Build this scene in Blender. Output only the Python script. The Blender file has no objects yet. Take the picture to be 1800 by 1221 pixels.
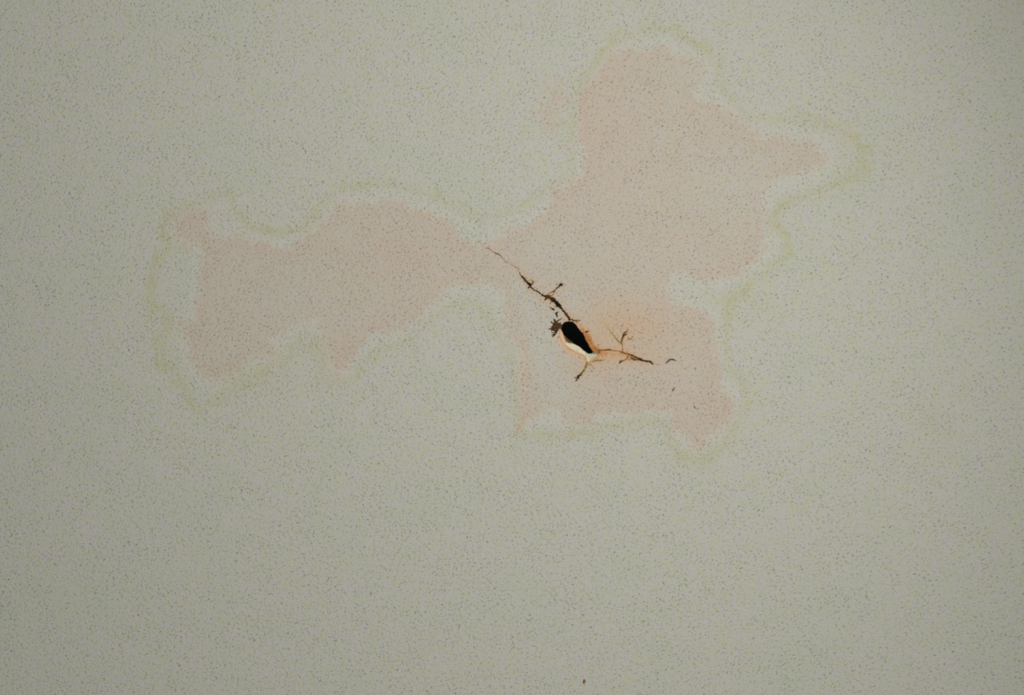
import bpy, bmesh, math, random
import numpy as np
from mathutils import Vector, noise as mnoise
from mathutils.geometry import delaunay_2d_cdt

# ------------------------------------------------------------------ scale
S = 1.2 / 1800.0            # metres of ceiling per photo pixel
ZC = 2.4                    # height of the ceiling
CAMH = 1.2                  # camera below the ceiling
def X(px): return (px - 900.0) * S
def Y(py): return (py - 610.5) * S

# ------------------------------------------------------------------ camera, light, exposure
sc = bpy.context.scene
cam_d = bpy.data.cameras.new('camera')
cam_d.sensor_width = 36.0
cam_d.lens = 36.0 * CAMH / 1.2
cam_d.clip_start = 0.01
cam = bpy.data.objects.new('camera', cam_d)
cam.location = (0, 0, ZC - CAMH)
cam.rotation_euler = (math.pi, 0, 0)          # looking straight up at the ceiling
sc.collection.objects.link(cam)
sc.camera = cam

w = bpy.data.worlds.new('room_light')
sc.world = w
w.use_nodes = True
bg = w.node_tree.nodes['Background']
bg.inputs[0].default_value = (0.95, 1.0, 0.94, 1)
bg.inputs[1].default_value = 0.20

def spot(name, loc, aim, power, deg, blend, radius, col):
    d = bpy.data.lights.new(name, 'SPOT')
    d.energy = power; d.spot_size = math.radians(deg); d.spot_blend = blend
    d.shadow_soft_size = radius; d.color = col
    o = bpy.data.objects.new(name, d)
    o.location = loc
    o.rotation_euler = (Vector(aim) - Vector(loc)).to_track_quat('-Z', 'Y').to_euler()
    sc.collection.objects.link(o)
    return o
spot('vignette_spot', (1.0, -0.5, ZC - 1.3), (-4.54, 1.665, ZC), 88.0, 149.0, 1.0, 0.05, (1.0, 0.985, 0.965))  # added unseen spot, cone shaped to dim the corners like lens vignetting

vs = sc.view_settings
sc.display_settings.display_device = 'sRGB'
vs.view_transform = 'Standard'
vs.look = 'None'
vs.exposure = 0.0
vs.gamma = 1.0
vs.use_curve_mapping = False

# ------------------------------------------------------------------ helpers
E0 = 0.62
def lin(c):
    c = c / 255.0
    return c / 12.92 if c <= 0.04045 else ((c + 0.055) / 1.055) ** 2.4
def A(r, g, b, e=E0):
    return tuple(min(0.95, lin(v) / e) for v in (r, g, b)) + (1.0,)

def link(o, parent=None):
    sc.collection.objects.link(o)
    if parent is not None:
        o.parent = parent
    return o

def tag(o, label=None, cat=None, group=None, kind=None):
    if label: o['label'] = label
    if cat: o['category'] = cat
    if group: o['group'] = group
    if kind: o['kind'] = kind
    return o

def empty(name, loc):
    o = bpy.data.objects.new(name, None)
    o.location = loc
    o.empty_display_size = 0.02
    return link(o)

def attach(o, parent):
    """parent while keeping the vertices where they stand in the world"""
    o.parent = parent
    o.location = -Vector(parent.location)
    return o

class G:
    """little node graph helper"""
    def __init__(self, name):
        self.m = bpy.data.materials.new(name)
        self.m.use_nodes = True
        self.t = self.m.node_tree
        self.b = self.t.nodes['Principled BSDF']
        self.b.inputs['Specular IOR Level'].default_value = 0.15
    def n(self, typ, **kw):
        o = self.t.nodes.new(typ)
        for k, v in kw.items(): setattr(o, k, v)
        return o
    def put(self, sock, v):
        if isinstance(v, bpy.types.NodeSocket): self.t.links.new(v, sock)
        elif v is not None: sock.default_value = v
    def math(self, op, a, b=None, c=None, clamp=False):
        o = self.n('ShaderNodeMath', operation=op, use_clamp=clamp)
        self.put(o.inputs[0], a)
        if b is not None: self.put(o.inputs[1], b)
        if c is not None: self.put(o.inputs[2], c)
        return o.outputs[0]
    def ramp(self, v, a, b, c=0.0, d=1.0):
        o = self.n('ShaderNodeMapRange', interpolation_type='SMOOTHSTEP')
        self.put(o.inputs['Value'], v)
        for k, q in (('From Min', a), ('From Max', b), ('To Min', c), ('To Max', d)): self.put(o.inputs[k], q)
        return o.outputs['Result']
    def mix(self, f, a, b):
        o = self.n('ShaderNodeMix', data_type='RGBA')
        self.put(o.inputs['Factor'], f)
        self.put([s for s in o.inputs if s.name == 'A' and s.type == 'RGBA'][0], a)
        self.put([s for s in o.inputs if s.name == 'B' and s.type == 'RGBA'][0], b)
        return [s for s in o.outputs if s.type == 'RGBA'][0]
    def attr(self, name):
        o = self.n('ShaderNodeAttribute', attribute_name=name)
        return o
    def px(self, rot=0.0, sx=1.0, sy=1.0, off=(0, 0, 0)):
        """surface coordinates measured in photo-pixel sized units"""
        g = self.n('ShaderNodeNewGeometry')
        m = self.n('ShaderNodeMapping')
        m.inputs['Rotation'].default_value = (0, 0, rot)
        self.put(m.inputs['Vector'], g.outputs['Position'])
        m2 = self.n('ShaderNodeMapping')
        m2.inputs['Scale'].default_value = (sx / S, sy / S, 1 / S)
        m2.inputs['Location'].default_value = off
        self.put(m2.inputs['Vector'], m.outputs[0])
        return m2.outputs[0]
    def noise(self, vec, scale, detail=2.0, rough=0.5, dist=0.0):
        o = self.n('ShaderNodeTexNoise')
        self.put(o.inputs['Vector'], vec)
        o.inputs['Scale'].default_value = scale
        o.inputs['Detail'].default_value = detail
        o.inputs['Roughness'].default_value = rough
        o.inputs['Distortion'].default_value = dist
        return o.outputs['Fac']

# ------------------------------------------------------------------ outlines of the stain
PINK = [(302,381),(334,372),(391,370),(370,384),(360,396),(379,413),(425,409),(436,424),(481,430),(500,436),(534,421),(560,394),
 (579,375),(594,356),(620,362),(647,353),(677,349),(707,355),(715,368),(745,370),(779,383),(801,398),(820,417),(843,430),(862,428),
 (885,412),(897,401),(934,389),(962,368),(973,335),(1003,323),(1024,307),(1026,274),(1018,241),(1016,204),(1018,172),(1032,147),
 (1052,128),(1066,104),(1081,92),(1106,84),(1138,88),(1163,81),(1188,94),(1229,108),(1241,118),(1229,139),(1216,156),(1224,172),(1249,176),
 (1274,188),(1294,208),(1323,225),(1343,241),(1388,243),(1425,249),(1450,262),(1450,286),(1425,303),(1384,311),(1356,323),(1339,344),
 (1347,376),(1350,405),(1347,434),(1323,462),(1302,479),(1261,491),(1229,495),(1205,480),(1184,488),(1172,502),(1172,519),(1193,538),(1224,538),
 (1245,556),(1254,580),(1260,607),(1263,650),(1266,677),(1281,689),(1290,710),(1281,741),(1266,753),(1248,771),(1230,792),(1211,783),
 (1196,756),(1181,744),(1178,722),(1151,719),(1121,725),(1078,722),(1048,728),(1039,744),(1005,744),(981,731),(957,722),(936,733),
 (912,751),(921,716),(921,686),(917,656),(919,625),(910,607),(899,592),(888,571),(886,541),(886,520),(877,505),(850,500),(805,503),(782,511),
 (760,534),(737,560),(715,575),(685,586),(666,581),(647,590),(636,613),(609,639),(594,658),(583,647),(575,613),(564,579),(556,562),
 (534,567),(504,579),(481,598),(481,624),(443,635),(410,662),(376,669),(349,647),(334,613),(315,571),(342,564),(345,526),(349,488),
 (357,462),(353,439),(334,432),(308,409)]
RIM = [(281,394),(296,375),(338,356),(379,341),(409,336),(421,375),(440,394),(473,405),(504,405),(534,398),(556,375),(571,353),(590,334),
 (624,326),(658,324),(696,322),(730,330),(767,341),(805,360),(843,379),(873,375),(901,362),(930,352),(962,323),(999,303),(1003,266),
 (1001,225),(1005,184),(1020,143),(1040,114),(1061,86),(1077,69),(1106,53),(1147,45),(1188,49),(1216,69),(1249,88),(1266,118),
 (1274,155),(1294,180),(1323,204),(1364,206),(1405,204),(1446,217),(1478,221),(1507,241),(1524,266),(1524,294),(1507,315),(1474,323),
 (1442,339),(1405,352),(1372,364),(1360,389),(1388,417),(1388,446),(1364,475),(1327,491),(1311,513),(1284,528),(1280,562),(1279,601),(1284,650),
 (1305,662),(1315,692),(1308,728),(1293,753),(1275,783),(1254,804),(1224,816),(1199,807),(1181,789),(1172,759),(1163,744),(1133,740),
 (1102,745),(1066,753),(1042,762),(1005,765),(975,765),(921,771),(905,753),(908,722),(901,674),(899,650),(895,613),(877,601),(858,564),
 (835,537),(805,534),(779,549),(760,567),(726,598),(681,613),(639,639),(617,669),(590,673),(568,665),(564,632),(553,601),(526,601),
 (504,635),(455,658),(421,677),(398,696),(353,726),(330,699),(315,677),(296,650),(278,639),(274,601),(296,564),(285,545),(263,549),
 (259,511),(270,470),(289,424)]
FAINT = [(995,130),(960,155),(940,205),(952,217),(962,242),(985,245),(985,200),(1000,160)]   # faint peach patch beside the upper lobe

def sdf(px, py, poly, clamp=70.0):
    """signed distance in pixels to a closed outline, positive inside"""
    d2 = np.full(px.shape, 1e12)
    inside = np.zeros(px.shape, bool)
    n = len(poly)
    for i in range(n):
        x0, y0 = poly[i]; x1, y1 = poly[(i + 1) % n]
        ex, ey = x1 - x0, y1 - y0
        t = np.clip(((px - x0) * ex + (py - y0) * ey) / (ex * ex + ey * ey + 1e-9), 0, 1)
        d2 = np.minimum(d2, (px - x0 - t * ex) ** 2 + (py - y0 - t * ey) ** 2)
        if y0 != y1:
            c = ((y0 > py) != (y1 > py)) & (px < (x1 - x0) * (py - y0) / (y1 - y0) + x0)
            inside ^= c
    d = np.sqrt(d2)
    return np.clip(np.where(inside, d, -d), -clamp, clamp)

def seg_dist(px, py, pts):
    d2 = np.full(px.shape, 1e12)
    for (x0, y0), (x1, y1) in zip(pts[:-1], pts[1:]):
        ex, ey = x1 - x0, y1 - y0
        t = np.clip(((px - x0) * ex + (py - y0) * ey) / (ex * ex + ey * ey + 1e-9), 0, 1)
        d2 = np.minimum(d2, (px - x0 - t * ex) ** 2 + (py - y0 - t * ey) ** 2)
    return np.sqrt(d2)

# ------------------------------------------------------------------ the hole: outer lip (paint) and inner lip (plaster), matched pairs
HOLE = [((1000,564.5),(1000,565.5)),((1006,565),(1005.5,566)),((1011.5,569),(1011,569.6)),((1015.5,574.5),(1015,575)),((1019.5,580),(1019,580.5)),
 ((1024.5,585),(1024,585.5)),((1027,590.5),(1026.4,591)),((1029,596),(1028.3,596.6)),((1033,601.5),(1032.4,602)),((1036.5,608.5),(1036,609)),
 ((1040.5,615.2),(1039.8,615.6)),((1046,618.6),(1042,618.8)),((1050.5,621.0),(1042.5,620.4)),((1052,624.7),(1039,621.2)),((1044.6,630),(1036,621.5)),
 ((1039,633.7),(1033.5,621)),((1035.6,636.8),(1032,619.7)),((1032.4,634.5),(1030.5,618.6)),((1031,628.0),(1029,617.5)),((1026.6,624.4),(1025,614.2)),
 ((1016.7,621),(1019,609.2)),((1007.7,616.6),(1012,605.4)),((1000.5,612),(1005,602.9)),((993,606),(998,601.6)),((988,600),(995,599.6)),
 ((984,593),(993,595)),((982.5,585),(991,588)),((984,579),(988,581)),((986.5,574),(987.3,575)),((988,570),(988.8,570.6)),((992,566),(992.6,566.8)),
 ((996,565),(996,566))]
rng = random.Random(4)
def dense_lips(step=0.9):
    o, i = [], []
    n = len(HOLE)
    for k in range(n):
        (a, b), (c, d) = HOLE[k], HOLE[(k + 1) % n]
        L = max(math.dist(a, c), math.dist(b, d))
        m = max(1, int(L / step))
        for j in range(m):
            t = j / m
            ragged = 0.55 if k < 11 else 0.28
            jo = (rng.uniform(-1, 1) * ragged, rng.uniform(-1, 1) * ragged)
            o.append((a[0] + (c[0] - a[0]) * t + jo[0], a[1] + (c[1] - a[1]) * t + jo[1]))
            ji = (jo[0] + rng.uniform(-.3, .3), jo[1] + rng.uniform(-.3, .3)) if k < 11 else (rng.uniform(-.45, .45), rng.uniform(-.45, .45))
            i.append((b[0] + (d[0] - b[0]) * t + ji[0], b[1] + (d[1] - b[1]) * t + ji[1]))
    return o, i
OUT, INN = dense_lips()
OUTER_KEYS = [h[0] for h in HOLE]

LIP = [(984,579),(982.5,588),(988,600),(1000.5,612),(1016.7,621),(1031,628)]     # the edge that bends up into the hole
def surf_dz(px, py):
    """how far the painted face bends up at the hole (metres)"""
    px = np.asarray(px, float); py = np.asarray(py, float)
    d = seg_dist(px, py, LIP)
    return 0.0013 * np.exp(-(d / 7.0) ** 1.3)
def surf_z(px, py):
    return ZC + float(surf_dz(np.array([px]), np.array([py]))[0])

# ------------------------------------------------------------------ crack courses: (x, y, width, colour)
BLK = (26, 20, 16); DK = (56, 38, 22); BR = (92, 62, 33); MB = (122, 92, 58); TAN = (170, 147, 110); OLV = (152, 132, 76); RST = (186, 120, 70); FNT = (178, 162, 134)
UL = [(852,435.5,1.6,TAN),(859,436,1.6,MB),(867.5,443,1.5,MB),(878,447.5,1.9,BR),(886,456.7,1.1,TAN),(889,460,1.3,MB),(896,462.4,1.2,TAN),(904,468,1.4,MB),
 (911.6,471.6,1.4,MB),(913,477,1.5,MB),(914,482.5,1.6,BR),(920,487.6,4.6,DK),(926,495.6,3.4,DK),(931.7,500,4.6,BLK),(934,505.4,3.0,DK),(941,510.5,2.4,DK),
 (949,515,3.2,BLK),(955.7,519.7,4.0,DK),(961.5,520.5,7.0,BR),(967,522.5,8.2,BR),(973,527,8.2,DK),(978.7,532.3,8.6,BLK),(983,537,6.8,BLK),(986.7,541.5,3.6,DK),
 (992.4,548.4,3.8,DK),(997,555,6.5,BR),(1000.5,559,4.4,DK),(1001,563.5,3.6,BLK)]
UL_SIDE = [
 [(931.7,500,2.8,DK),(936,499,2.6,BR),(937.4,495.6,2.4,BR),(935,492,1.6,MB),(932.5,490.5,1.2,TAN)],
 [(928.6,498,2.4,BR),(927.7,491.6,1.8,BR)],
 [(932,502,2.2,DK),(929,505.4,4.2,BLK),(927.6,506.6,2.4,DK)],
 [(964,518.4,2.0,DK),(966,515,1.8,BR),(973,512,1.9,DK),(977.5,508,2.2,DK),(982,503.6,2.8,DK),(986.2,499.4,4.2,BLK),(990.5,498.6,2.6,DK)],
 [(986.2,499.4,2.8,DK),(989,503.6,2.0,BR)],
 [(967,520,1.8,DK),(970,518.8,1.8,BR),(973,517,2.4,DK),(976,510,1.6,BR)],
 [(961.5,521,4.0,BR),(959,525.4,4.6,DK),(957.4,528,2.4,BR)],
 [(1000,560,3.6,BLK),(1003.5,561.5,4.2,BLK),(1009,563.5,3.4,DK),(1014,563,2.6,BR),(1020.5,563.2,2.2,DK)],
 [(1012,564,2.4,BR),(1016.6,568,2.2,DK)],
 [(972,528,2.2,BR),(968.4,531.5,2.2,OLV),(966,535,1.4,OLV)],
 [(981,536,2.4,DK),(977.4,538.6,2.4,BR),(974,538,1.2,MB)],
 [(984,537.5,2.0,BR),(987.6,536,1.4,MB)],
 [(953,518,1.8,BR),(951,521.5,1.4,MB)],
 [(994,551,2.2,BR),(997.6,549.4,1.8,MB),(999,551.6,1.2,MB)],
 [(922,489.5,1.8,BR),(923.8,486.4,1.5,MB)],
]
RT = [(1044,612.8,3.4,RST),(1048,614.6,3.2,OLV),(1055.5,616,3.6,MB),(1062,614.8,2.6,RST),(1069,614.3,3.2,BR),(1075,615,2.4,RST),(1082,616,2.2,RST),(1088,617.4,2.4,RST),
 (1093.4,618.8,3.6,MB),(1102.6,621.4,4.2,RST),(1111.7,624.8,3.8,BR),(1119.8,628.8,4.4,BR),(1127.8,632.8,5.2,DK),(1135.8,634.6,4.2,DK),(1141.6,635,5.2,BR),(1146.7,638.6,4.2,DK),(1148.5,641,1.6,BR)]
RT_SIDE = [
 [(1094.5,618.5,2.0,MB),(1094.5,611.6,1.9,TAN),(1093.4,606,2.2,OLV),(1092,600,4.4,OLV),(1093.4,596.7,3.4,MB),(1095.7,591,4.2,BR),(1096.8,585,2.8,DK),(1101.5,582.3,1.9,BR),(1105.4,578,1.2,MB)],
 [(1096,590.5,2.4,BR),(1100,588,2.2,DK),(1101.5,584.5,1.6,BR)],
 [(1091.5,602.6,3.2,OLV),(1088,601,2.6,OLV),(1083,595.5,2.2,MB),(1077,586,1.9,TAN),(1069,575,1.2,FNT),(1063,567,0.9,FNT)],
 [(1103.7,592,1.8,MB),(1106,596,2.2,BR),(1109,596.4,1.8,MB),(1110,592.4,1.2,TAN)],
 [(1104,622,1.6,MB),(1103.7,626,1.6,BR),(1101.4,631,1.7,BR),(1094.5,634.2,2.8,MB),(1090.5,634.5,4.6,MB),(1088.6,639,2.6,DK)],
 [(1107,626,2.0,TAN),(1110,629.5,5.4,MB),(1116,631.4,5.0,MB),(1122,632,4.0,BR)],
 [(1107,630,1.4,BR),(1106.4,634,1.2,MB)],
 [(1040.6,635.7,2.0,OLV),(1046,634.2,2.6,OLV),(1052,633.2,3.6,OLV),(1060,633,2.6,TAN),(1066,630.5,1.4,FNT)],
 [(1051,620,2.0,OLV),(1053,618,3.6,MB),(1054.5,621,2.4,RST)],
]
HAIR = [(1149.6,639.5,1.1,MB),(1153,639.4,1.0,FNT),(1156,640.8,1.2,MB),(1160.5,641,1.2,MB)]
LO = [(1032.6,635.5,2.6,OLV),(1031.6,640,3.4,OLV),(1029.6,645.5,4.4,OLV),(1026.5,650.5,3.8,OLV),(1023.2,655,4.2,MB),(1020,658.4,3.6,BR),(1016.4,661.8,5.0,DK),(1014.2,666,3.4,DK),(1012.2,671,1.4,BR)]
LO_SIDE = [[(1016.4,662.4,2.6,DK),(1009.4,664.2,1.8,BR)],[(1016,663.5,2.4,DK),(1019.6,666.8,1.4,BR)],[(1018.6,659,2.2,BR),(1023.5,660.2,1.2,MB)],
 [(1033,641,2.0,OLV),(1040,640.5,1.6,TAN),(1044,646,1.6,TAN),(1043,650,1.2,FNT)]]

# ------------------------------------------------------------------ stain fields, per vertex
CRACK_LINES = [([(p[0], p[1]) for p in c], r) for c, r in
  [(UL[9:], 9.0)] + [(UL[:10], 3.0)] + [(c, 5.0) for c in UL_SIDE] + [(RT, 10.0)] + [(c, 6.0) for c in RT_SIDE] + [(LO, 8.0)]]
def gauss(px, py, cx, cy, rx, ry, rot=0.0):
    a = math.radians(rot); c, s = math.cos(a), math.sin(a)
    u = (px - cx) * c + (py - cy) * s; v = -(px - cx) * s + (py - cy) * c
    return np.exp(-((u / rx) ** 2 + (v / ry) ** 2))
def fields(px, py):
    f = {}
    f['edge_pink'] = np.maximum(sdf(px, py, PINK), np.minimum(sdf(px, py, FAINT), 30) * 0.5 - 4)
    f['edge_rim'] = sdf(px, py, RIM)
    # where the pink has been washed out or runs deeper
    m = np.ones(px.shape)
    m -= 0.85 * gauss(px, py, 948, 615, 30, 62, -12)
    m -= 0.60 * gauss(px, py, 985, 690, 40, 30)
    m -= 0.45 * gauss(px, py, 1012, 532, 24, 20)
    m -= 0.55 * gauss(px, py, 920, 520, 22, 40, -25)
    m -= 0.35 * gauss(px, py, 520, 540, 110, 70)
    m -= 0.45 * gauss(px, py, 1300, 330, 80, 60)
    m -= 0.35 * gauss(px, py, 1195, 505, 30, 26)
    m -= 0.40 * gauss(px, py, 1215, 128, 40, 30)
    m -= 0.35 * gauss(px, py, 975, 440, 45, 30)
    m += 0.25 * gauss(px, py, 1080, 700, 120, 25)
    m += 0.35 * gauss(px, py, 1245, 720, 40, 60)
    m += 0.30 * gauss(px, py, 1060, 220, 50, 100)
    m += 0.25 * gauss(px, py, 600, 620, 30, 50)
    m += 0.30 * gauss(px, py, 720, 450, 120, 50)
    f['pink_depth'] = np.clip(m, 0, 1.5)
    # rust brought through by the water
    r = 0.36 * gauss(px, py, 1095, 560, 66, 38, 20) + 0.24 * gauss(px, py, 1140, 590, 70, 60) + 0.25 * gauss(px, py, 1060, 640, 60, 30)
    r += 0.60 * gauss(px, py, 1072, 622, 34, 9, 6) + 0.35 * gauss(px, py, 1050, 590, 30, 30)
    hd = np.abs(sdf(px, py, OUTER_KEYS))
    side = np.clip(0.35 + 0.65 * np.maximum(gauss(px, py, 1000, 615, 40, 22, 40), gauss(px, py, 1036, 590, 14, 30, -20)), 0, 1)
    r += 1.15 * np.exp(-(hd / 7.0) ** 1.4) * side
    r += 1.1 * gauss(px, py, 1034, 594, 6, 13, -20) + 0.5 * gauss(px, py, 1043, 611, 9, 8) + 0.5 * gauss(px, py, 1024, 577, 7, 6)
    for pts, rad in CRACK_LINES:
        r += 0.30 * np.exp(-(seg_dist(px, py, pts) / rad) ** 1.5)
    r += 0.5 * gauss(px, py, 916, 746, 14, 7, -45) + 0.35 * gauss(px, py, 922, 640, 8, 50)
    f['rust'] = np.clip(r, 0, 1.6)
    # yellow tide marks
    y = 0.70 + 0.9 * gauss(px, py, 315, 425, 28, 40, -20) + 0.7 * gauss(px, py, 270, 500, 22, 60) + 0.6 * gauss(px, py, 300, 650, 40, 70)
    y += 0.5 * gauss(px, py, 480, 400, 60, 16) + 0.5 * gauss(px, py, 1050, 100, 40, 50) + 0.5 * gauss(px, py, 1230, 75, 50, 30) + 0.7 * gauss(px, py, 1500, 270, 40, 60)
    y += 0.6 * gauss(px, py, 1375, 390, 40, 60) + 0.6 * gauss(px, py, 1300, 530, 50, 30) + 0.5 * gauss(px, py, 1220, 805, 60, 22) + 0.3 * gauss(px, py, 1005, 765, 130, 14)
    f['tide'] = np.clip(y, 0, 1.8)
    # dull yellow blotches inside the tide mark
    b = 0.5 * gauss(px, py, 545, 610, 40, 30) + 0.6 * gauss(px, py, 430, 660, 70, 25) + 0.4 * gauss(px, py, 300, 600, 22, 60) + 0.6 * gauss(px, py, 318, 436, 16, 14)
    b += 0.55 * gauss(px, py, 1310, 530, 60, 34) + 0.5 * gauss(px, py, 1500, 290, 30, 40) + 0.35 * gauss(px, py, 1105, 745, 80, 16) + 0.35 * gauss(px, py, 1215, 800, 50, 25)
    b += 0.35 * gauss(px, py, 1640, 740, 40, 60) + 0.3 * gauss(px, py, 1780, 30, 60, 30)
    f['blotch'] = np.clip(b, 0, 1.2)
    return f

def set_fields(me, px, py):
    for k, v in fields(px, py).items():
        a = me.attributes.new(k, 'FLOAT', 'POINT')
        a.data.foreach_set('value', np.ascontiguousarray(v, dtype=np.float32))

# ------------------------------------------------------------------ materials
def mat_ceiling():
    g = G('painted_textured_plaster')
    P = g.px()
    nb = g.noise(P, 1 / 30.0, 5.0, 0.62)
    nf = g.noise(g.px(off=(31, 7, 3)), 1 / 7.0, 4.0, 0.7)
    nl = g.noise(g.px(off=(311, 77, 13)), 1 / 150.0, 3.0, 0.55)
    wob = g.math('ADD', g.math('MULTIPLY', g.math('SUBTRACT', nb, 0.5), 40.0), g.math('MULTIPLY', g.math('SUBTRACT', nf, 0.5), 46.0))
    ng = g.noise(g.px(off=(131, 47, 8)), 1 / 3.6, 2.0, 0.6)
    wob = g.math('ADD', wob, g.math('MULTIPLY', g.math('SUBTRACT', ng, 0.5), 34.0))
    ep = g.math('ADD', g.attr('edge_pink').outputs['Fac'], wob)
    er = g.math('ADD', g.attr('edge_rim').outputs['Fac'], g.math('MULTIPLY', wob, 0.8))
    depth = g.attr('pink_depth').outputs['Fac']
    # base paint, faintly mottled
    col = g.mix(g.ramp(g.noise(g.px(off=(5, 90, 2)), 1 / 14.0, 3.0, 0.65), 0.36, 0.64), A(172, 172, 156), A(175, 171, 166))
    col = g.mix(g.ramp(g.noise(g.px(off=(55, 10, 9)), 1 / 16.0, 3.0, 0.65), 0.50, 0.72, 0.0, 0.65), col, A(174, 172, 149))
    col = g.mix(g.ramp(nl, 0.5, 0.75, 0.0, 0.6), col, A(169, 172, 156))
    # pale washed band outside the pink, inside the tide mark
    pale = g.math('MULTIPLY', g.ramp(ep, -26.0, -6.0), g.ramp(er, 2.0, 16.0))
    pale = g.math('MULTIPLY', pale, g.ramp(ep, 14.0, 0.0))
    col = g.mix(g.math('MULTIPLY', pale, 0.44), col, A(180, 179, 169))
    # tide mark
    rim = g.math('MULTIPLY', g.ramp(er, -13.0, 3.0), g.ramp(er, 20.0, 4.0))
    rim = g.math('MULTIPLY', g.math('MULTIPLY', rim, g.attr('tide').outputs['Fac']), g.ramp(nb, 0.22, 0.72, 0.25, 1.0))
    col = g.mix(g.math('MULTIPLY', g.math('MULTIPLY', rim, g.ramp(nf, 0.3, 0.7, 0.45, 1.3)), 0.66, clamp=True), col, A(166, 161, 122))
    bl = g.math('MULTIPLY', g.attr('blotch').outputs['Fac'], g.ramp(nb, 0.3, 0.7, 0.2, 1.1))
    col = g.mix(g.math('MULTIPLY', bl, 0.55, clamp=True), col, A(168, 164, 128))
    # pink
    pk = g.math('MULTIPLY', g.ramp(ep, -12.0, 12.0), depth)
    pk = g.math('MULTIPLY', pk, g.math('MULTIPLY', g.ramp(nb, 0.25, 0.7, 0.6, 1.05), g.math('MULTIPLY', g.ramp(nf, 0.25, 0.75, 0.78, 1.2), g.ramp(ng, 0.25, 0.75, 0.82, 1.16))))
    edge = g.math('MULTIPLY', g.ramp(ep, -4.0, 5.0), g.ramp(ep, 26.0, 6.0))
    pk = g.math('ADD', pk, g.math('MULTIPLY', g.math('MULTIPLY', edge, depth), 0.34))
    col = g.mix(g.math('MULTIPLY', pk, 0.70, clamp=True), col, A(177, 162, 147))
    # rust
    ru = g.math('MULTIPLY', g.attr('rust').outputs['Fac'], g.ramp(nf, 0.2, 0.8, 0.7, 1.2))
    col = g.mix(g.math('MULTIPLY', ru, 0.75, clamp=True), col, A(190, 148, 106))
    col = g.mix(g.ramp(ru, 0.85, 1.7, 0.0, 0.9), col, A(160, 98, 46))
    # fine dark flecks: shade of tiny pores painted into the colour
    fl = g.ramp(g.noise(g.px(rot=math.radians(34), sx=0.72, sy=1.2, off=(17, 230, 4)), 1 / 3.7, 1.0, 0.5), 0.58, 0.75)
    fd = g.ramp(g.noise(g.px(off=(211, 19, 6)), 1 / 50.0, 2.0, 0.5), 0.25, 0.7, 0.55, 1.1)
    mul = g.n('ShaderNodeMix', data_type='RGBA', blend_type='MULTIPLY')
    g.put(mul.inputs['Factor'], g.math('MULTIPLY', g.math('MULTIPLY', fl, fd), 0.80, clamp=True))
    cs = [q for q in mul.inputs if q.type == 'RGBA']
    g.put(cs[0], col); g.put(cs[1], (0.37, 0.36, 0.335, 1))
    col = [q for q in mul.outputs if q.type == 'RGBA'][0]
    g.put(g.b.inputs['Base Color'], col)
    g.b.inputs['Roughness'].default_value = 0.75
    # orange-peel texture: small slanted pits between low grains
    a = math.radians(38)
    pits = g.ramp(g.noise(g.px(rot=a, sx=0.8, sy=1.2), 1 / 3.9, 0.0, 0.5), 0.62, 0.84)
    pit2 = g.ramp(g.noise(g.px(rot=a * 0.5, sx=0.8, sy=1.15, off=(401, 33, 7)), 1 / 3.3, 0.0, 0.5), 0.64, 0.84)
    dens = g.ramp(g.noise(g.px(off=(91, 191, 1)), 1 / 60.0, 2.0, 0.5), 0.3, 0.68, 0.45, 1.15)
    fine = g.noise(g.px(rot=a, sx=0.8, sy=1.15, off=(77, 13, 5)), 1 / 2.8, 1.0, 0.6)
    grain = g.noise(g.px(rot=a, sx=0.8, sy=1.2, off=(9, 3, 1)), 1 / 5.0, 2.0, 0.6)
    h = g.math('ADD', g.math('MULTIPLY', g.math('ADD', pits, g.math('MULTIPLY', pit2, 0.7)), g.math('MULTIPLY', dens, -0.00050)), g.math('ADD', g.math('MULTIPLY', grain, 0.00036), g.math('MULTIPLY', fine, 0.00030)))
    bmp = g.n('ShaderNodeBump')
    bmp.inputs['Strength'].default_value = 1.0
    bmp.inputs['Distance'].default_value = 1.0
    g.put(bmp.inputs['Height'], h)
    g.put(g.b.inputs['Normal'], bmp.outputs[0])
    return g.m

def mat_coloured(name, rough=0.9, bump=0.0004, scale=1 / 3.0, vary=0.35):
    """own colour from the mesh, broken up by noise"""
    g = G(name)
    n = g.noise(g.px(), scale, 3.0, 0.6)
    c = g.attr('own_colour').outputs['Color']
    mul = g.n('ShaderNodeMix', data_type='RGBA', blend_type='MULTIPLY')
    mul.inputs['Factor'].default_value = 1.0
    cols = [s for s in mul.inputs if s.type == 'RGBA']
    g.put(cols[0], c)
    k = g.ramp(n, 0.3, 0.7, 1.0 - vary, 1.0 + vary)
    cc = g.n('ShaderNodeCombineColor')
    for q in range(3): g.put(cc.inputs[q], k)
    g.put(cols[1], cc.outputs[0])
    g.put(g.b.inputs['Base Color'], [s for s in mul.outputs if s.type == 'RGBA'][0])
    g.b.inputs['Roughness'].default_value = rough
    bmp = g.n('ShaderNodeBump')
    bmp.inputs['Distance'].default_value = 1.0
    g.put(bmp.inputs['Height'], g.math('MULTIPLY', n, bump))
    g.put(g.b.inputs['Normal'], bmp.outputs[0])
    return g.m

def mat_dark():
    g = G('darkened_void_boards')  # near-black boards: the gloom of the hole is put into their colour
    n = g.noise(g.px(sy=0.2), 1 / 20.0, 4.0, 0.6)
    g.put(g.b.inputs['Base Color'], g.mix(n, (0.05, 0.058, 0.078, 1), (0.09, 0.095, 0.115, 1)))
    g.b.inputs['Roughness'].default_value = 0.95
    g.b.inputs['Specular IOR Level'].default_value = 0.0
    return g.m

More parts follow.
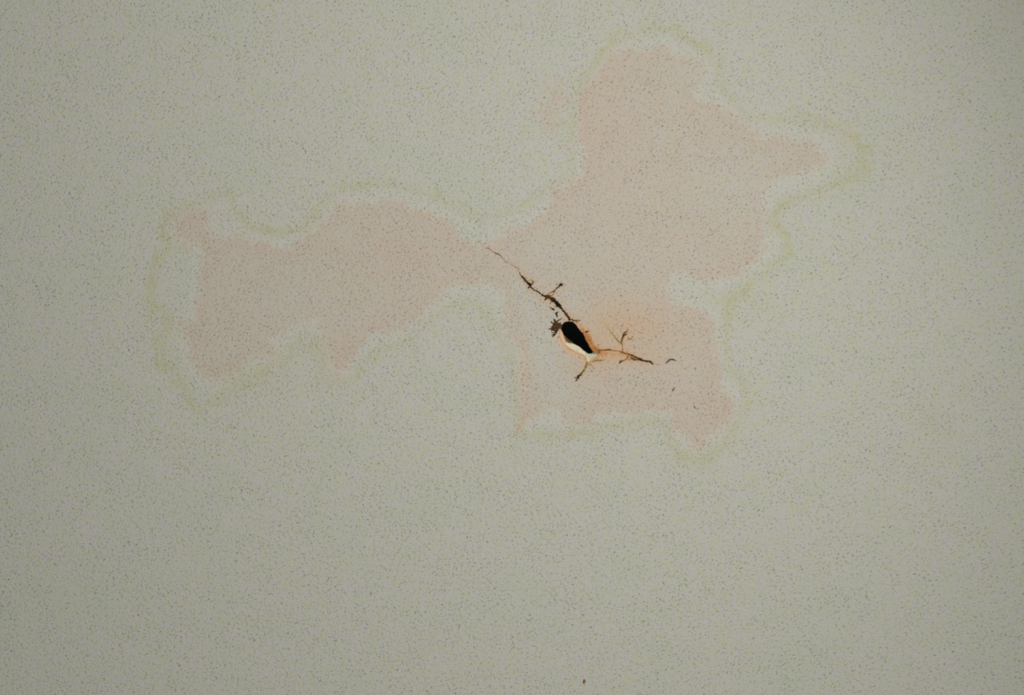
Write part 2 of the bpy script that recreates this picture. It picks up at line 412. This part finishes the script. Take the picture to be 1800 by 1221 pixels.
M_CEIL = mat_ceiling()
M_CRACK = mat_coloured('mouldy_crack')
M_PLASTER = mat_coloured('broken_plaster', bump=0.0006, scale=1 / 2.6, vary=0.08)
M_PAPER = mat_coloured('damp_torn_paper', bump=0.0003, scale=1 / 2.2, vary=0.25)
M_DARK = mat_dark()

# ------------------------------------------------------------------ ceiling face, split along the stain
GX = np.arange(-40, 1841, 4); GY = np.arange(-40, 1265, 4)
HX0, HX1, HY0, HY1 = 944, 1080, 544, 664            # finer patch round the hole
gx, gy = np.meshgrid(GX, GY)                        # rows are y
nx, ny = len(GX), len(GY)
VX = gx.ravel().astype(float); VY = gy.ravel().astype(float)
ii, jj = np.meshgrid(np.arange(nx - 1), np.arange(ny - 1))
ii = ii.ravel(); jj = jj.ravel()
Q = np.stack([jj * nx + ii, (jj + 1) * nx + ii, (jj + 1) * nx + ii + 1, jj * nx + ii + 1], 1)    # faces down, towards the room
CX = VX[Q].mean(1); CY = VY[Q].mean(1)
in_patch = (CX > HX0) & (CX < HX1) & (CY > HY0) & (CY < HY1)
sp = sdf(CX, CY, PINK); sr = sdf(CX, CY, RIM)
is_pink = (sp > 0) & ~in_patch
is_tide = (sr > -8) & ~is_pink & ~in_patch
is_ceil = ~is_pink & ~is_tide & ~in_patch

def face_mesh(name, quads, extra=None, smooth=False):
    used = np.unique(quads)
    remap = np.zeros(len(VX), int); remap[used] = np.arange(len(used))
    px, py = VX[used], VY[used]
    q = [tuple(r) for r in remap[quads].tolist()]
    if extra is not None:
        base = len(px)
        ex, ey, ef = extra
        px = np.concatenate([px, ex]); py = np.concatenate([py, ey])
        q += [tuple(base + k for k in f) for f in ef]
    dz = surf_dz(px, py)
    verts = np.stack([(px - 900) * S, (py - 610.5) * S, ZC + dz], 1)
    me = bpy.data.meshes.new(name)
    me.from_pydata(verts.tolist(), [], q)
    set_fields(me, px, py)
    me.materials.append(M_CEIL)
    if smooth:
        me.polygons.foreach_set('use_smooth', [True] * len(me.polygons))
    me.update()
    return bpy.data.objects.new(name, me)

# rest of the ceiling beyond the photograph
OX0, OX1, OY0, OY1 = 900 - 3900, 900 + 3900, 610 - 3300, 610 + 3300
rx = np.array([GX[0], GX[-1], GX[-1], GX[0], OX0, OX1, OX1, OX0], float)
ry = np.array([GY[0], GY[0], GY[-1], GY[-1], OY0, OY0, OY1, OY1], float)
ring = [(0, 1, 5, 4), (1, 2, 6, 5), (2, 3, 7, 6), (3, 0, 4, 7)]
ceiling = face_mesh('ceiling', Q[is_ceil], (rx, ry, ring))
link(ceiling)
tag(ceiling, 'off-white ceiling of speckled textured plaster around the water stain', 'ceiling', kind='structure')

# fine patch with the hole cut out
prng = random.Random(11)
pv, pe = [], []
bnd = [(x, HY0) for x in range(HX0, HX1, 4)] + [(HX1, y) for y in range(HY0, HY1, 4)] + [(x, HY1) for x in range(HX1, HX0, -4)] + [(HX0, y) for y in range(HY1, HY0, -4)]
pv += bnd; nb_ = len(bnd); pe += [(k, (k + 1) % nb_) for k in range(nb_)]
o0 = len(pv); pv += OUT; pe += [(o0 + k, o0 + (k + 1) % len(OUT)) for k in range(len(OUT))]
fx, fy = np.meshgrid(np.arange(HX0 + 2, HX1 - 1, 2.0), np.arange(HY0 + 2, HY1 - 1, 2.0))
fx = fx.ravel() + np.array([prng.uniform(-.5, .5) for _ in range(fx.size)]); fy = fy.ravel() + np.array([prng.uniform(-.5, .5) for _ in range(fy.size)])
so = sdf(fx, fy, OUT)
for x, y, d in zip(fx, fy, so):
    if d < -0.9: pv.append((float(x), float(y)))
cv, ce, cf, _, _, _ = delaunay_2d_cdt([Vector(p) for p in pv], pe, [], 0, 1e-6)
cvx = np.array([v[0] for v in cv]); cvy = np.array([v[1] for v in cv])
tri = np.array([f for f in cf if len(f) == 3])
tcx = cvx[tri].mean(1); tcy = cvy[tri].mean(1)
keep = (sdf(tcx, tcy, OUT) < 0) & (tcx > HX0) & (tcx < HX1) & (tcy > HY0) & (tcy < HY1)
tri = tri[keep]
area = (cvx[tri[:, 1]] - cvx[tri[:, 0]]) * (cvy[tri[:, 2]] - cvy[tri[:, 0]]) - (cvx[tri[:, 2]] - cvx[tri[:, 0]]) * (cvy[tri[:, 1]] - cvy[tri[:, 0]])
tri[area > 0] = tri[area > 0][:, ::-1]                # normals down
patch = (cvx, cvy, tri.tolist())

stain = empty('water_stain', (X(950), Y(480), ZC))
tag(stain, 'large blotchy pink water stain with yellow tide marks on the ceiling around the hole', 'stain')
core = link(face_mesh('pink_area', Q[is_pink], patch, smooth=True)); attach(core, stain)
core['label'] = 'pink discoloured middle of the stain'
tide = link(face_mesh('tide_mark', Q[is_tide])); attach(tide, stain)
tide['label'] = 'pale band and yellow outer rim of the stain'

# ------------------------------------------------------------------ mesh builders for the damage
def colour_mesh(name, verts, faces, cols, material, smooth=True):
    me = bpy.data.meshes.new(name)
    me.from_pydata(verts, [], faces)
    a = me.attributes.new('own_colour', 'FLOAT_COLOR', 'POINT')
    flat = []
    for c in cols: flat += [lin(c[0]), lin(c[1]), lin(c[2]), 1.0]
    a.data.foreach_set('color', flat)
    me.materials.append(material)
    if smooth: me.polygons.foreach_set('use_smooth', [True] * len(me.polygons))
    me.update()
    bm = bmesh.new(); bm.from_mesh(me)
    bmesh.ops.recalc_face_normals(bm, faces=bm.faces)
    bm.to_mesh(me); bm.free()
    return bpy.data.objects.new(name, me)

def refine(pts, rnd, rough=0.13, step=0.9):
    """break a course into short wandering steps"""
    out = []
    for a, b in zip(pts[:-1], pts[1:]):
        L = math.dist(a[:2], b[:2]); m = max(1, int(L / step))
        nxn = (-(b[1] - a[1]) / (L + 1e-6), (b[0] - a[0]) / (L + 1e-6))
        for k in range(m):
            t = k / m
            j = 0 if k == 0 else rnd.gauss(0, 1) * rough * min(3.0, 0.6 + 0.3 * L)
            u = out[-1][4] * 0.55 + rnd.uniform(-.4, .4) * 0.75 if out else 0.0
            wd = (a[2] + (b[2] - a[2]) * t) * (1 + u)
            c = tuple(a[3][q] + (b[3][q] - a[3][q]) * t for q in range(3))
            out.append((a[0] + (b[0] - a[0]) * t + nxn[0] * j, a[1] + (b[1] - a[1]) * t + nxn[1] * j, max(0.65, wd * 0.86), c, u))
    out.append(pts[-1] + (0.0,))
    return out

def ribbon(pts, seed, material=M_CRACK, name='side_crack', rough=0.16, rise=0.22):
    """a low ragged ridge of mould growing along a crack line"""
    rnd = random.Random(seed)
    p = refine(pts, rnd, rough)
    verts, faces, cols = [], [], []
    prof = [(-0.5, 0.0), (-0.28, 0.75), (0.0, 1.0), (0.28, 0.75), (0.5, 0.0)]
    n = len(p)
    for k in range(n):
        a = p[max(0, k - 1)]; b = p[min(n - 1, k + 1)]
        dx, dy = b[0] - a[0], b[1] - a[1]; L = math.hypot(dx, dy) + 1e-6
        px_, py_ = -dy / L, dx / L
        x, y, wd, c = p[k][:4]
        if k in (0, n - 1): wd *= 0.35
        wl, wr = wd * rnd.uniform(.88, 1.14), wd * rnd.uniform(.88, 1.14)
        h = min(0.0007, rise * wd * S) * rnd.uniform(.7, 1.2)
        for u, v in prof:
            ww = wl if u < 0 else wr
            qx, qy = x + px_ * u * ww, y + py_ * u * ww
            verts.append((X(qx), Y(qy), surf_z(qx, qy) + 0.00006 - h * v))
            kk = rnd.uniform(.85, 1.15)
            cols.append(tuple(min(255, q * kk) for q in c))
    m = len(prof)
    for k in range(n - 1):
        for j in range(m - 1):
            faces.append((k * m + j, k * m + j + 1, (k + 1) * m + j + 1, (k + 1) * m + j))
    o = colour_mesh(name, verts, faces, cols, material)
    o.data.name = name
    return o

def blob(outline, seed, cols_fn, name, rise=0.0006, material=M_CRACK, ragged=0.6):
    """a low lumpy crust with a ragged outline"""
    rnd = random.Random(seed)
    pts = []
    n = len(outline)
    for k in range(n):
        a, b = outline[k], outline[(k + 1) % n]
        m = max(1, int(math.dist(a, b) / 1.0))
        for j in range(m):
            t = j / m
            pts.append((a[0] + (b[0] - a[0]) * t + rnd.gauss(0, ragged), a[1] + (b[1] - a[1]) * t + rnd.gauss(0, ragged)))
    N = len(pts)
    xs = [p[0] for p in pts]; ys = [p[1] for p in pts]
    ins = []
    y = min(ys)
    while y < max(ys):
        x = min(xs)
        while x < max(xs):
            ins.append((x + rnd.uniform(-.35, .35), y + rnd.uniform(-.35, .35))); x += 0.9
        y += 0.9
    sd = sdf(np.array([p[0] for p in ins]), np.array([p[1] for p in ins]), pts)
    allp = pts + [p for p, d in zip(ins, sd) if d > 0.4]
    cv, ce, cf, _, _, _ = delaunay_2d_cdt([Vector(p) for p in allp], [(k, (k + 1) % N) for k in range(N)], [], 1, 1e-6)
    vx = np.array([v[0] for v in cv]); vy = np.array([v[1] for v in cv])
    sd = np.maximum(0, sdf(vx, vy, pts))
    verts, cols = [], []
    for x, y, d in zip(vx, vy, sd):
        q = mnoise.noise(Vector((x * 0.45, y * 0.45, seed)))
        q2 = mnoise.noise(Vector((x * 0.9, y * 0.9, seed + 9)))
        h = rise * min(1.0, d / 1.6) * (0.75 + 0.6 * q2)
        verts.append((X(x), Y(y), surf_z(x, y) + 0.00006 - h))
        cols.append(cols_fn(q + 0.5 * q2))
    return colour_mesh(name, verts, [tuple(f) for f in cf], cols, material)

# ------------------------------------------------------------------ the hole
hole = empty('hole', (X(1015), Y(598), ZC))
tag(hole, 'jagged black hole broken through the ceiling, cream plaster bared along its lower edge', 'hole')

def broken_edge():
    rnd = random.Random(21)
    n = len(OUT); R = 7
    verts, faces, cols = [], [], []
    for r in range(R):
        t = r / (R - 1)
        for k in range(n):
            ox, oy = OUT[k]; ix, iy = INN[k]
            wdt = math.dist(OUT[k], INN[k])
            jit = 0.0 if r in (0, R - 1) else rnd.gauss(0, 0.22) * min(1.0, wdt / 6)
            x = ox + (ix - ox) * t + jit; y = oy + (iy - oy) * t + jit
            dep = (0.0042 if wdt > 3 else 0.0016 + 0.0008 * wdt)
            z0 = surf_z(ox, oy)
            z = z0 + (dep) * (t ** 0.85) + (0 if r == 0 else rnd.gauss(0, 0.00012) * min(1, wdt / 6))
            verts.append((X(x), Y(y), z))
            # the left of the break is damp and tan, the lower edge clean cream, the outermost rim rusty
            left = max(0.0, min(1.0, (997 - ox) / 9.0)) * (1 if oy < 606 else 0.4)
            cream = (242, 232, 200); tan = (232, 198, 162); rusty = (176, 120, 72)
            c = tuple(cream[q] + (tan[q] - cream[q]) * left for q in range(3))
            e = max(0.0, 1 - t / 0.22) * (0.7 if wdt > 3 else 1.0)
            if ox > 1030: e *= 0.35
            c = tuple(c[q] + (rusty[q] - c[q]) * e for q in range(3))
            if wdt <= 3: c = (96, 66, 40) if t > 0.4 else (150, 100, 58)
            cols.append(c)
    # then the board's thickness, its unlit dark put into the colour, flaring away above
    for k in range(n):
        ix, iy = INN[k]
        dx, dy = ix - 1014, iy - 596; L = math.hypot(dx, dy)
        x, y = ix + dx / L * 2.5, iy + dy / L * 2.5
        verts.append((X(x), Y(y), ZC + 0.0125)); cols.append((60, 44, 30))
    for r in range(R):
        for k in range(n):
            k2 = (k + 1) % n
            faces.append((r * n + k, r * n + k2, (r + 1) * n + k2, (r + 1) * n + k))
    return colour_mesh('broken_edge', verts, faces, cols, M_PLASTER)
be = link(broken_edge()); attach(be, hole)
be['label'] = 'cream broken plaster edge'

def torn_paper():
    """scrap of brown board paper hanging inside the left of the hole"""
    rnd = random.Random(3)
    out = [(986.5,588),(993.5,590),(997,594),(1002,597),(1007,600),(1011,604.5),(1006,606),(998,604.5),(992,601.5),(989,596)]
    verts, faces, cols = [], [], []
    for layer, zz in ((0, 0.0052), (1, 0.0057)):
        for (x, y) in out:
            t = max(0, min(1, (x - 990) / 18))
            verts.append((X(x + rnd.gauss(0, .15)), Y(y + rnd.gauss(0, .15)), ZC + zz + 0.0030 * t + rnd.gauss(0, .0001)))
            cols.append(tuple(a + (b - a) * t for a, b in zip((150, 104, 58), (44, 32, 22))))
    n = len(out)
    faces.append(tuple(range(n))); faces.append(tuple(range(2 * n - 1, n - 1, -1)))
    for k in range(n): faces.append((k, (k + 1) % n, n + (k + 1) % n, n + k))
    return colour_mesh('torn_paper', verts, faces, cols, M_PAPER, smooth=False)
tp = link(torn_paper()); attach(tp, hole); tp['label'] = 'brown torn paper scrap inside the hole'

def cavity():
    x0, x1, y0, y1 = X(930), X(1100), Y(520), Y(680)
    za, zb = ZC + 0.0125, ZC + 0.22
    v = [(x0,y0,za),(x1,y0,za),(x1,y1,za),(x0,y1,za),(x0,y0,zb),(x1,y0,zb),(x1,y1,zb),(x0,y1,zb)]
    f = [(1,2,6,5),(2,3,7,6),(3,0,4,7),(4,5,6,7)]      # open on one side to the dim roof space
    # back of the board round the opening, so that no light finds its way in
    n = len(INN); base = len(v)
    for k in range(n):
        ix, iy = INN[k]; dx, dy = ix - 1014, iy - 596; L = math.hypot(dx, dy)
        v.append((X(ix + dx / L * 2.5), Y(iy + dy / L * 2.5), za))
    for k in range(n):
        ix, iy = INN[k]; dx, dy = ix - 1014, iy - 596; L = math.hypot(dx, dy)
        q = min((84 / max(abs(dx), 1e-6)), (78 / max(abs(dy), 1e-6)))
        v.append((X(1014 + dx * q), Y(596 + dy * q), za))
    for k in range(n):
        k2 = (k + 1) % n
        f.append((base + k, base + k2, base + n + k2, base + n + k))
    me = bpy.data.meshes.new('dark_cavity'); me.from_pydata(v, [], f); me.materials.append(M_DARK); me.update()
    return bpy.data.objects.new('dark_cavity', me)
cv_ = link(cavity()); attach(cv_, hole); cv_['label'] = 'black empty space above the board'

def shreds():
    """fibres of paper left along the right of the break"""
    rnd = random.Random(8)
    verts, faces, cols = [], [], []
    for k, (x, y) in enumerate(OUT):
        if not (1016 < x < 1046 and 574 < y < 620): continue
        if rnd.random() > 0.55: continue
        L = rnd.uniform(1.2, 3.2); ang = math.radians(rnd.uniform(150, 235)); wv = rnd.uniform(.35, .7)
        tx, ty = x + math.cos(ang) * L, y + math.sin(ang) * L * 0.8
        nx_, ny_ = -math.sin(ang) * wv, math.cos(ang) * wv
        b = len(verts); z = surf_z(x, y) + 0.0002
        bx, by = x + 0.8, y - 0.3
        verts += [(X(bx + nx_), Y(by + ny_), z), (X(bx - nx_), Y(by - ny_), z), (X(tx), Y(ty), z + rnd.uniform(.0002, .0016)),
                  (X(bx), Y(by), z + 0.0005)]
        c = rnd.choice([(38, 30, 24), (52, 40, 30), (30, 26, 24), (110, 84, 56)]) if rnd.random() < .85 else (210, 196, 160)
        cols += [c] * 4
        faces += [(b, b + 1, b + 2), (b, b + 2, b + 3), (b + 1, b + 3, b + 2)]
    return colour_mesh('torn_fibre', verts, faces, cols, M_PAPER, smooth=False)
sf = link(shreds()); attach(sf, hole)
sf['label'] = 'ragged dark fibres along the right edge'; sf['kind'] = 'stuff'

# mould clump on the hole's left rim
def crust_col(q):
    t = max(0.0, min(1.0, 0.5 + q))
    a, b = (44, 30, 18), (128, 90, 54)
    return tuple(a[k] + (b[k] - a[k]) * t for k in range(3))
mould = empty('mould_patch', (X(977), Y(574), ZC))
tag(mould, 'brown branching mould patch growing on the left rim of the hole', 'mould')
o = link(blob([(966.5,579.5),(969,574),(972,569.5),(973.5,563.5),(977,562),(980,566.5),(986,566.8),(988,572),(985.5,577.5),(982,580),(977.5,584),(971.5,582)], 5, crust_col, 'crust')); attach(o, mould)
for k, c in enumerate([
  [(977,568,2.2,BR),(974.5,563.5,3.2,BR),(973.6,559.6,2.0,MB)],
  [(974.5,569,2.0,DK),(969.2,566.2,3.0,BLK),(967.4,565,1.4,BR)],
  [(977,567,2.4,BR),(981,563.5,3.2,DK),(985.5,560.5,2.4,BR),(988.6,559.4,1.4,MB)],
  [(986,572,2.6,DK),(982,577,3.4,BLK),(978,583,3.4,BLK),(975,588,2.8,BLK),(970.5,592,2.6,BLK)],
  [(977,584,2.0,DK),(972.5,584.6,2.2,BLK),(969,582.6,1.4,DK)],
  [(975,588,2.0,BLK),(971.5,587.6,2.0,DK),(968.6,589.6,1.4,DK)],
  [(982.2,589.6,1.3,DK),(981,594.5,1.5,DK)],
  [(970,577,2.4,BR),(966,577.4,1.8,BR),(963.6,579,1.1,MB)],
  ]):
    attach(link(ribbon(c, 100 + k, name='mould_strand')), mould)

# ------------------------------------------------------------------ cracks
GRP = 'cracks spreading from the hole'
def crack(main, sides, label, seed):
    o = link(ribbon(main, seed, name='crack'))
    tag(o, label, 'crack', GRP)
    for k, c in enumerate(sides):
        b = link(ribbon(c, seed * 37 + k, name='side_crack')); b.parent = o
    return o
c1 = crack(UL, UL_SIDE, 'long dark mouldy crack running up and left from the hole, thinning to a tan hairline', 1)
c2 = crack(RT, RT_SIDE, 'rust-brown crack running right from the hole tip with short branches', 2)
c3 = crack(LO, LO_SIDE, 'short olive crack below the hole ending in a small black star', 3)
c4 = link(ribbon(HAIR, 4, name='crack')); tag(c4, 'faint grey hairline just beyond the dark end of the right-hand crack', 'crack', GRP)

# loose mould dots and marks
SG = 'small dark marks on the stained ceiling'
def mark(pieces, label, seed, name='mould_spot', cat='spot'):
    o = link(ribbon(pieces[0], seed, name=name, rough=0.1))
    for k, c in enumerate(pieces[1:]):
        b = link(ribbon(c, seed * 11 + k, name='strand', rough=0.1)); b.parent = o
    return tag(o, label, cat, SG)
mark([[(966,538,1.6,BR),(968,541,2.2,DK),(972,543,3.0,BLK),(975,545,2.0,DK)], [(972,543,1.4,MB),(969.5,546,1.4,OLV)], [(972.5,543,1.4,BR),(975.5,540.6,1.2,MB)]],
     'dark speckled mould spot beside the thick lower end of the long crack', 301)
mark([[(982,547,1.6,BR),(979,549.4,3.2,BLK),(977.2,551,4.0,BLK),(979.4,555,2.6,DK),(979,558,1.4,BR)], [(977,551,1.6,DK),(974.4,550,1.2,BR)]],
     'black forked mould spot just above the mould patch on the hole', 302)
mark([[(1168.6,639.4,1.4,MB),(1171.5,636.6,2.0,BR),(1174.5,634,3.2,MB),(1179.4,631.2,3.6,BR),(1184,632,2.2,BR),(1188,633.6,1.3,MB),(1192,635,0.9,TAN)], [(1173.6,635,2.4,BR),(1174.4,638,1.6,BR)], [(1177,631,1.8,MB),(1173.6,629.4,1.0,FNT)]],
     'brown wing-shaped fleck to the right of the right-hand crack', 303, 'plaster_fleck', 'fleck')
mark([[(1181.6,686.8,2.4,BR),(1183.6,684,3.2,BR),(1186.6,680.4,1.6,MB)]], 'small dark slanting speck in the pink below the wing-shaped fleck', 304)
mark([[(1219,712.4,1.6,MB),(1221.4,715.4,2.4,BR),(1222.6,718.6,1.4,MB)], [(1225,718.2,1.6,MB),(1229.6,718.8,1.4,TAN)]], 'faint brown speck near the lower right corner of the pink stain', 305)
mark([[(1094.6,570,1.4,MB),(1092.6,574.4,2.2,MB)]], 'tiny brown dash in the rusty stain above the upright side branch', 306)
mark([[(1028.6,583.8,2.2,DK),(1031.4,582.6,3.6,DK),(1036.4,581.6,1.6,BR)]], 'small dark fleck on the orange right rim of the hole', 307)
mark([[(1026.4,1193,2.2,(150,96,66)),(1027,1197,4.2,(140,84,56)),(1026,1202,2.2,(158,110,80))]], 'tiny rust-coloured dot alone near the bottom of the plain ceiling', 308, 'rust_spot')
mark([[(954,532,1.4,MB),(956.6,530.6,1.8,BR)]], 'tiny brown dot left of the thick part of the long crack', 309)
